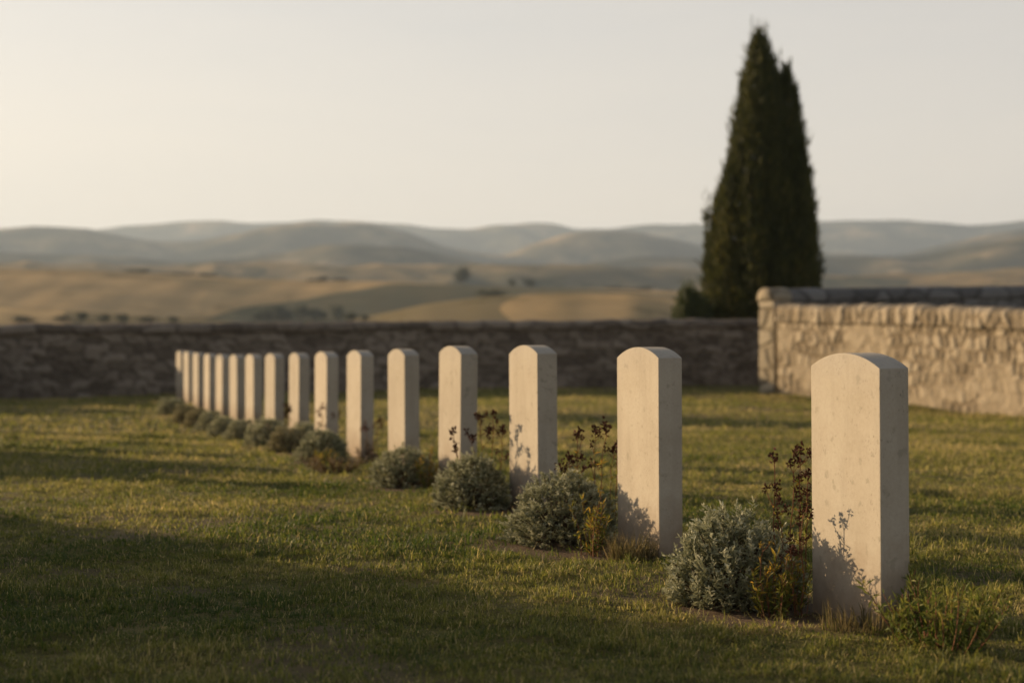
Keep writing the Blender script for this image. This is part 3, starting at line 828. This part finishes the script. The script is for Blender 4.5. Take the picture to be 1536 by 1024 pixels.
def bush_meshes(seed, n, per, leaf, lumps=7, trunk_h=.35):
    """unit broadleaf crown: radius .5, height 1"""
    r = np.random.default_rng(seed)
    cen = np.stack([r.normal(0, .20, lumps), r.normal(0, .20, lumps), r.uniform(.42, .74, lumps)], 1); rad = r.uniform(.20, .32, lumps)
    k = r.integers(0, lumps, n); d = unit(r.normal(0, 1, (n, 3))); q = np.where(r.random(n) < .7, r.uniform(.8, 1.05, n), r.random(n) ** .5)
    C = cen[k] + d * (rad[k] * q)[:, None] * np.array([1, 1, .95]); C[:, 2] = np.clip(C[:, 2], .06, 1)
    Cn = np.repeat(C, per, 0) + r.normal(0, leaf * .8, (n * per, 3))
    D = unit(r.normal(0, 1, (n * per, 3)) + np.repeat(d, per, 0) * .6 + np.array([0, 0, .2]))
    V, F = leaf_quads(Cn, D, perp(D, r), leaf * r.uniform(.6, 1.4, n * per), leaf * r.uniform(.4, .7, n * per), .15)
    tint = np.clip(np.repeat(r.normal(.45, .16, n), per) + r.normal(0, .12, n * per), 0, 1)
    return raw_mesh('bush_crown', V, F, False, {'tint': np.repeat(tint, 4)}), trunk_mesh(.7, .035, .04, 6, seed, None, .5)

# bushes and a small tree outside the frame at left: the shade across the lawn
bm_, bt_ = bush_meshes(71, 5200, 9, .05, 9)
bm_.materials.append(M_BUSH)
def dome_bush(seed, a, b, H, n, per, leaf):
    r = np.random.default_rng(seed)
    u = r.uniform(0, 2 * PI, n); d = np.sqrt(r.random(n)) ** .8
    z = H * (1 - d ** 2.5) * (.84 + .27 * vnoise(u * 4 + 2, d * 9, seed)) * np.where(r.random(n) < .7, r.uniform(.9, 1.0, n), r.uniform(.1, .95, n))
    C = np.stack([a * d * np.cos(u), b * d * np.sin(u), z], 1)
    Cn = np.repeat(C, per, 0) + r.normal(0, leaf * .9, (n * per, 3)); D = unit(r.normal(0, 1, (n * per, 3)) + np.array([0, 0, .3]))
    V, F = leaf_quads(Cn, D, perp(D, r), leaf * r.uniform(.6, 1.4, n * per), leaf * r.uniform(.4, .7, n * per), .15)
    V[:, 2] = np.maximum(V[:, 2], .0)
    t = np.clip(np.repeat(r.normal(.45, .16, n), per), 0, 1)
    me = raw_mesh('bush_crown', V, F, False, {'tint': np.repeat(t, 4)}); me.materials.append(M_BUSH); return me
e = empty('shade_bush', (-9.2, 8.55, lz(-9.2, 8.55))); tag(e, 'long broad dense bush beyond the left edge, shading the foreground lawn', 'bush')
link('crown', dome_bush(72, 2.0, 4.9, 2.55, 7000, 8, .15), e)
link('trunk', trunk_mesh(1.6, .09, .1, 8, 9, None, .9), e)
for (X, Y, w, h, lab) in ((-11.2, 15.9, 4.6, 1.85, 'unseen rounded bush added beyond the left edge to shade the lawn, behind the long broad one'), (-13.0, 19.9, 4.4, 1.65, 'unseen rounded bush added beyond the left edge to shade the lawn, third from the camera'), (-10.3, 26.2, 2.0, 1.1, 'unseen low bush added beyond the left edge to darken the lawn a little before the back wall'), (-11.0, 29.2, 2.2, 1.25, 'unseen low bush added beyond the left edge to darken the lawn close to the back wall')):
    e = empty('shade_bush', (X, Y, lz(X, Y)), X, (w, w, h)); tag(e, lab, 'bush')  # these rounded bushes are unseen, added to shade the left and far lawn
    link('crown', bm_, e); link('trunk', bt_, e)
X, Y = -16.5, 31.6
e = empty('small_tree', (X, Y, lz(X, Y))); tag(e, 'small round-crowned tree behind the wall beyond the left edge', 'tree')
c = link('crown', bm_, e); c.location = (0, 0, 3.85); c.scale = (2.3, 2.3, 1.35)
link('trunk', trunk_mesh(4.6, .09, .1, 5, 6, None, .3), e)

# ------------------------------------------------------------------ far country
us = np.concatenate([np.linspace(-1.5, -.42, 60, endpoint=False), np.linspace(-.42, .42, 420), np.linspace(.42, 1.5, 61)[1:]])
Ys = np.concatenate([np.linspace(50, 120, 14, endpoint=False), np.geomspace(120, 7000, 330)])
def sky_u(pts, u):
    p = np.array(pts); return np.interp(u * FPX + 768, p[:, 0], p[:, 1])
def smooth_u(pts, u, k=13):
    t = [sky_u(pts, u + d / FPX) for d in np.linspace(-k, k, 7)]; return np.mean(t, 0)
RIDGES = [  # (centre distance, near width, far width, skyline pixels)
    (330, 110, 120, [(-900, 474), (0, 462), (120, 468), (300, 480), (480, 492), (560, 474), (640, 456), (720, 447), (850, 440), (950, 441), (1060, 456), (1250, 472), (1536, 470), (2400, 475)]),
    (620, 210, 200, [(-900, 400), (0, 405), (130, 408), (260, 414), (330, 418), (450, 424), (560, 424), (700, 430), (800, 433), (900, 434), (1030, 438), (1200, 434), (1536, 428), (2400, 420)]),
    (1250, 330, 300, [(-900, 392), (0, 395), (200, 398), (350, 396), (480, 392), (620, 396), (760, 402), (880, 402), (1000, 405), (1200, 415), (1400, 412), (1536, 402), (2400, 390)]),
    (2000, 420, 420, [(-900, 390), (0, 380), (150, 383), (280, 392), (430, 377), (520, 368), (600, 368), (660, 378), (730, 395), (830, 402), (900, 392), (960, 388), (1056, 392), (1250, 388), (1400, 380), (1460, 368), (1536, 356), (2400, 350)]),
    (2900, 520, 520, [(-900, 350), (0, 346), (60, 343), (130, 346), (200, 358), (260, 367), (320, 362), (380, 350), (440, 342), (500, 340), (560, 342), (610, 352), (660, 372), (760, 384), (800, 366), (850, 351), (900, 348), (960, 350), (1010, 358), (1060, 372), (1150, 384), (1250, 382), (1350, 384), (1420, 370), (1480, 356), (1536, 346), (2400, 342)]),
    (4600, 800, 1000, [(-900, 345), (0, 347), (120, 349), (180, 342), (250, 341), (300, 337), (335, 335), (370, 339), (430, 336), (480, 332), (540, 333), (610, 337), (660, 343), (710, 345), (745, 341), (790, 334), (830, 338), (870, 345), (920, 341), (970, 337), (1040, 338), (1110, 336), (1200, 334), (1270, 331), (1330, 333), (1400, 336), (1460, 341), (1500, 339), (1536, 335), (2400, 340)]),
]
def terrain(u, Y):
    u = np.asarray(u, float); Y = np.asarray(Y, float); X = u * Y
    base = -0.45 - 26 * sstep(55, 260, Y) - 20 * sstep(600, 1600, Y)
    z = base.copy(); wild = np.zeros(z.shape)
    for i, (yc, wn, wf, pts) in enumerate(RIDGES):
        hz = EYE + (HOR - smooth_u(pts, u)) / FPX * yc
        w = np.where(Y < yc, wn, wf)
        p = np.exp(-np.abs((Y - yc) / w) ** 2.0)
        amp = (hz - base)
        nzz = (fbm(X / (yc * .10) + i * 7, Y / (yc * .15), 80 + i, 4) - .5 + (0 if i < 2 else .30) * (.5 - np.abs(2 * fbm(X / (yc * .055) + .6 * Y / (yc * .1), Y / (yc * .13), 180 + i, 3) - 1) * 2)) * (yc * (.016 if i < 2 else .042)) * p * (1 - .88 * p ** 2)
        c = base + amp * p + nzz
        wild = np.where(c > z, min(1.0, max(0.0, (i - 1.2) / 1.4)), wild)
        z = np.maximum(z, c)
    return z, wild
UU, YY = np.meshgrid(us, Ys)
Z, WILD = terrain(UU.ravel(), YY.ravel())
V = np.stack([UU.ravel() * YY.ravel(), YY.ravel(), Z], 1)
nx, ny = len(us), len(Ys); idx = np.arange(nx * ny).reshape(ny, nx)
F = np.stack([idx[:-1, :-1], idx[:-1, 1:], idx[1:, 1:], idx[1:, :-1]], -1).reshape(-1, 4)
hl = link('hills', raw_mesh('hills', V, F, True, {'wild': WILD}), None, [M_HILLS]); tag(hl, kind='structure')

# trees on the near fields
far_me = []
for s in (81, 82, 83):
    c, t = bush_meshes(s, 150, 6, .12, 6); c.materials.append(M_TREE); far_me.append((c, t))
def far_tree(px, Y, wpx, hpx, k, label, group, name='field_bush', cat='bush', py=None):
    u = (px - 768) / FPX; X = u * Y
    if py is not None:      # the place on the slope whose ground shows at that height above the wall
        ys = np.linspace(150, 900, 400); rows = HOR - (terrain(np.full(400, u), ys)[0] - EYE) / ys * FPX
        vis = np.minimum.accumulate(rows); ok = np.where((rows <= py) & (rows <= vis + .01))[0]
        Y = ys[ok[0]] if len(ok) else Y; X = u * Y
    z = float(terrain(np.array([u]), np.array([Y]))[0][0])
    w = wpx / FPX * Y; h = hpx / FPX * Y
    e = empty(name, (X, Y, z - .05 * h), px * .7, (w, w, h * 1.08)); tag(e, label, cat, group)
    c, t = far_me[k % 3] if Y > 100 else (bm_, bt_); link('crown', c, e); link('trunk', t, e)
rt = np.random.default_rng(90)
far_tree(691, 600, 24, 25, 0, 'lone dark round tree on the crest of the tan field', None, 'field_tree', 'tree')
far_tree(741, 345, 32, 17, 1, 'wide dark bush on the crest of the nearer tan field, right of the lone tree', None)
far_tree(762, 350, 18, 9, 2, 'low small bush touching the right of the wide dark bush', None)
far_tree(796, 600, 16, 13, 1, 'small round tree on the skyline right of the lone tree', None, 'field_tree', 'tree')
far_tree(768, 605, 13, 10, 0, 'faint small tree between the lone tree and the small round tree', None, 'field_tree', 'tree')
far_tree(1040, 37.5, 74, 168, 2, 'low dark bush at the left foot of the tall cypress', None)
for i, (px, wp, hp, by) in enumerate(((386, 20, 12, 481), (402, 26, 19, 483), (417, 18, 24, 482), (433, 30, 20, 484), (452, 22, 25, 482), (470, 24, 20, 483), (486, 16, 12, 480), (509, 18, 23, 482), (527, 20, 14, 484), (545, 14, 8, 481))):
    far_tree(px, 250, wp, hp, i, 'blurred dark bush in the thicket just above the wall, behind the middle of the row', 'bushes of the thicket above the wall', py=by)
for i, (px, wp, hp, by) in enumerate(((40, 34, 9, 484), (93, 24, 9, 484), (124, 18, 16, 484), (152, 22, 11, 485), (186, 17, 14, 485), (222, 30, 8, 484), (262, 20, 8, 484))):
    far_tree(px, 250, wp, hp, i, 'small blurred bush just above the wall at the left of the picture', 'small bushes above the wall at left', py=by)
for i in range(13):
    far_tree(188 + i * 12 + rt.normal(0, 4), 640 + rt.uniform(-10, 30), rt.uniform(20, 34), rt.uniform(5, 10), i, 'dark bush in the left hedgerow along the crest of the tan field', 'bushes of the left crest hedgerow')
for i in range(9):
    far_tree(452 + i * 11.5 + rt.normal(0, 4), 640 + rt.uniform(-10, 30), rt.uniform(20, 32), rt.uniform(7, 12), i, 'dark bush in the middle hedgerow along the crest of the tan field', 'bushes of the middle crest hedgerow')
for i in range(9):
    far_tree(905 + i * 13 + rt.normal(0, 4), 640 + rt.uniform(-10, 30), rt.uniform(22, 34), rt.uniform(5, 9), i, 'dark bush in the hedgerow on the crest left of the cypress', 'bushes of the crest hedgerow left of the cypress')

# ------------------------------------------------------------------ air
def box_mesh(name, lo, hi):
    bm = bmesh.new(); bmesh.ops.create_cube(bm, size=1)
    for v in bm.verts: v.co = Vector([lo[i] + (v.co[i] + .5) * (hi[i] - lo[i]) for i in range(3)])
    me = bpy.data.meshes.new(name); bm.to_mesh(me); bm.free(); return me
HAZE_DENS = 1.55e-4
mh, nt = new_mat('haze_air')
pv = nt.nodes.new('ShaderNodeVolumePrincipled'); out = nt.nodes.new('ShaderNodeOutputMaterial')
pv.inputs['Color'].default_value = (.55, .68, .85, 1); pv.inputs['Density'].default_value = HAZE_DENS; pv.inputs['Anisotropy'].default_value = .25
nt.links.new(pv.outputs[0], out.inputs['Volume'])
hz = link('haze', box_mesh('haze', (-11000, -60, -60), (11000, 7100, 360)), None, [mh]); tag(hz, kind='stuff')

# ------------------------------------------------------------------ light
SUN_EL = math.radians(12.0)
sd = Vector((-.85, .527, 0)).normalized()
SUN = Vector((sd.x * math.cos(SUN_EL), sd.y * math.cos(SUN_EL), math.sin(SUN_EL)))
ld = bpy.data.lights.new('sun', 'SUN'); ld.energy = 5.0; ld.angle = math.radians(0.6); ld.color = (1.0, .73, .44)
lo = bpy.data.objects.new('sun', ld); COL.objects.link(lo); lo.rotation_euler = SUN.to_track_quat('Z', 'Y').to_euler(); lo.location = (-40, 30, 40)
w = bpy.data.worlds.new('World'); scene.world = w; w.use_nodes = True
wn = w.node_tree; wn.nodes.clear()
sk = wn.nodes.new('ShaderNodeTexSky'); sk.sky_type = 'NISHITA'; sk.sun_disc = False
sk.sun_elevation = SUN_EL; sk.sun_rotation = math.atan2(sd.x, sd.y); sk.altitude = 300; sk.air_density = 1.0; sk.dust_density = 4.0; sk.ozone_density = 1.5
bg = wn.nodes.new('ShaderNodeBackground'); bg.inputs['Strength'].default_value = 0.07
wo = wn.nodes.new('ShaderNodeOutputWorld')
veil = wn.nodes.new('ShaderNodeMix'); veil.data_type = 'RGBA'; veil.inputs[0].default_value = 0.7      # thin even high haze over the clear sky
W = N(wn)
tc = wn.nodes.new('ShaderNodeTexCoord'); sx = wn.nodes.new('ShaderNodeSeparateXYZ'); vm = wn.nodes.new('ShaderNodeMapRange')
wn.links.new(tc.outputs['Generated'], sx.inputs[0]); wn.links.new(sx.outputs[2], vm.inputs[0])
vm.inputs[1].default_value = 0.05; vm.inputs[2].default_value = 0.52; vm.inputs[3].default_value = 0.82; vm.inputs[4].default_value = 0.10   # the haze thins out overhead
wn.links.new(vm.outputs[0], veil.inputs[0])
streaks = W.noise(W.scaled(tc.outputs['Generated'], (2.2, 2.2, 11.0)), 1.6, 4, 0.55, 0.4)      # barely visible bands of high haze
wn.links.new(W.ramp(streaks, [(0.3, (6.95, 6.22, 5.50)), (0.7, (7.55, 6.62, 5.66))]), veil.inputs[7])
wn.links.new(sk.outputs[0], veil.inputs[6]); wn.links.new(veil.outputs[2], bg.inputs['Color']); wn.links.new(bg.outputs[0], wo.inputs['Surface'])

# ------------------------------------------------------------------ camera
cd = bpy.data.cameras.new('camera'); cam = bpy.data.objects.new('camera', cd); COL.objects.link(cam)
cd.sensor_width = 36; cd.lens = 36 * FPX / 1536; cd.clip_start = .05; cd.clip_end = 30000
cam.location = (0, 0, EYE); cam.rotation_euler = (math.radians(90) + math.atan((HOR - 512) / FPX), 0, 0)
cd.dof.use_dof = True; cd.dof.focus_distance = 5.9; cd.dof.aperture_fstop = 2.4; cd.dof.aperture_blades = 0
scene.camera = cam

# ------------------------------------------------------------------ render
scene.view_settings.view_transform = 'Standard'; scene.view_settings.look = 'None'
scene.view_settings.exposure = 1.0; scene.view_settings.gamma = 1.0
cy_ = scene.cycles
cy_.max_bounces = 6; cy_.diffuse_bounces = 3; cy_.transmission_bounces = 4; cy_.volume_bounces = 0; cy_.transparent_max_bounces = 8
cy_.caustics_reflective = False; cy_.caustics_refractive = False
cy_.use_denoising = True
try: cy_.denoiser = 'OPENIMAGEDENOISE'
except Exception: pass
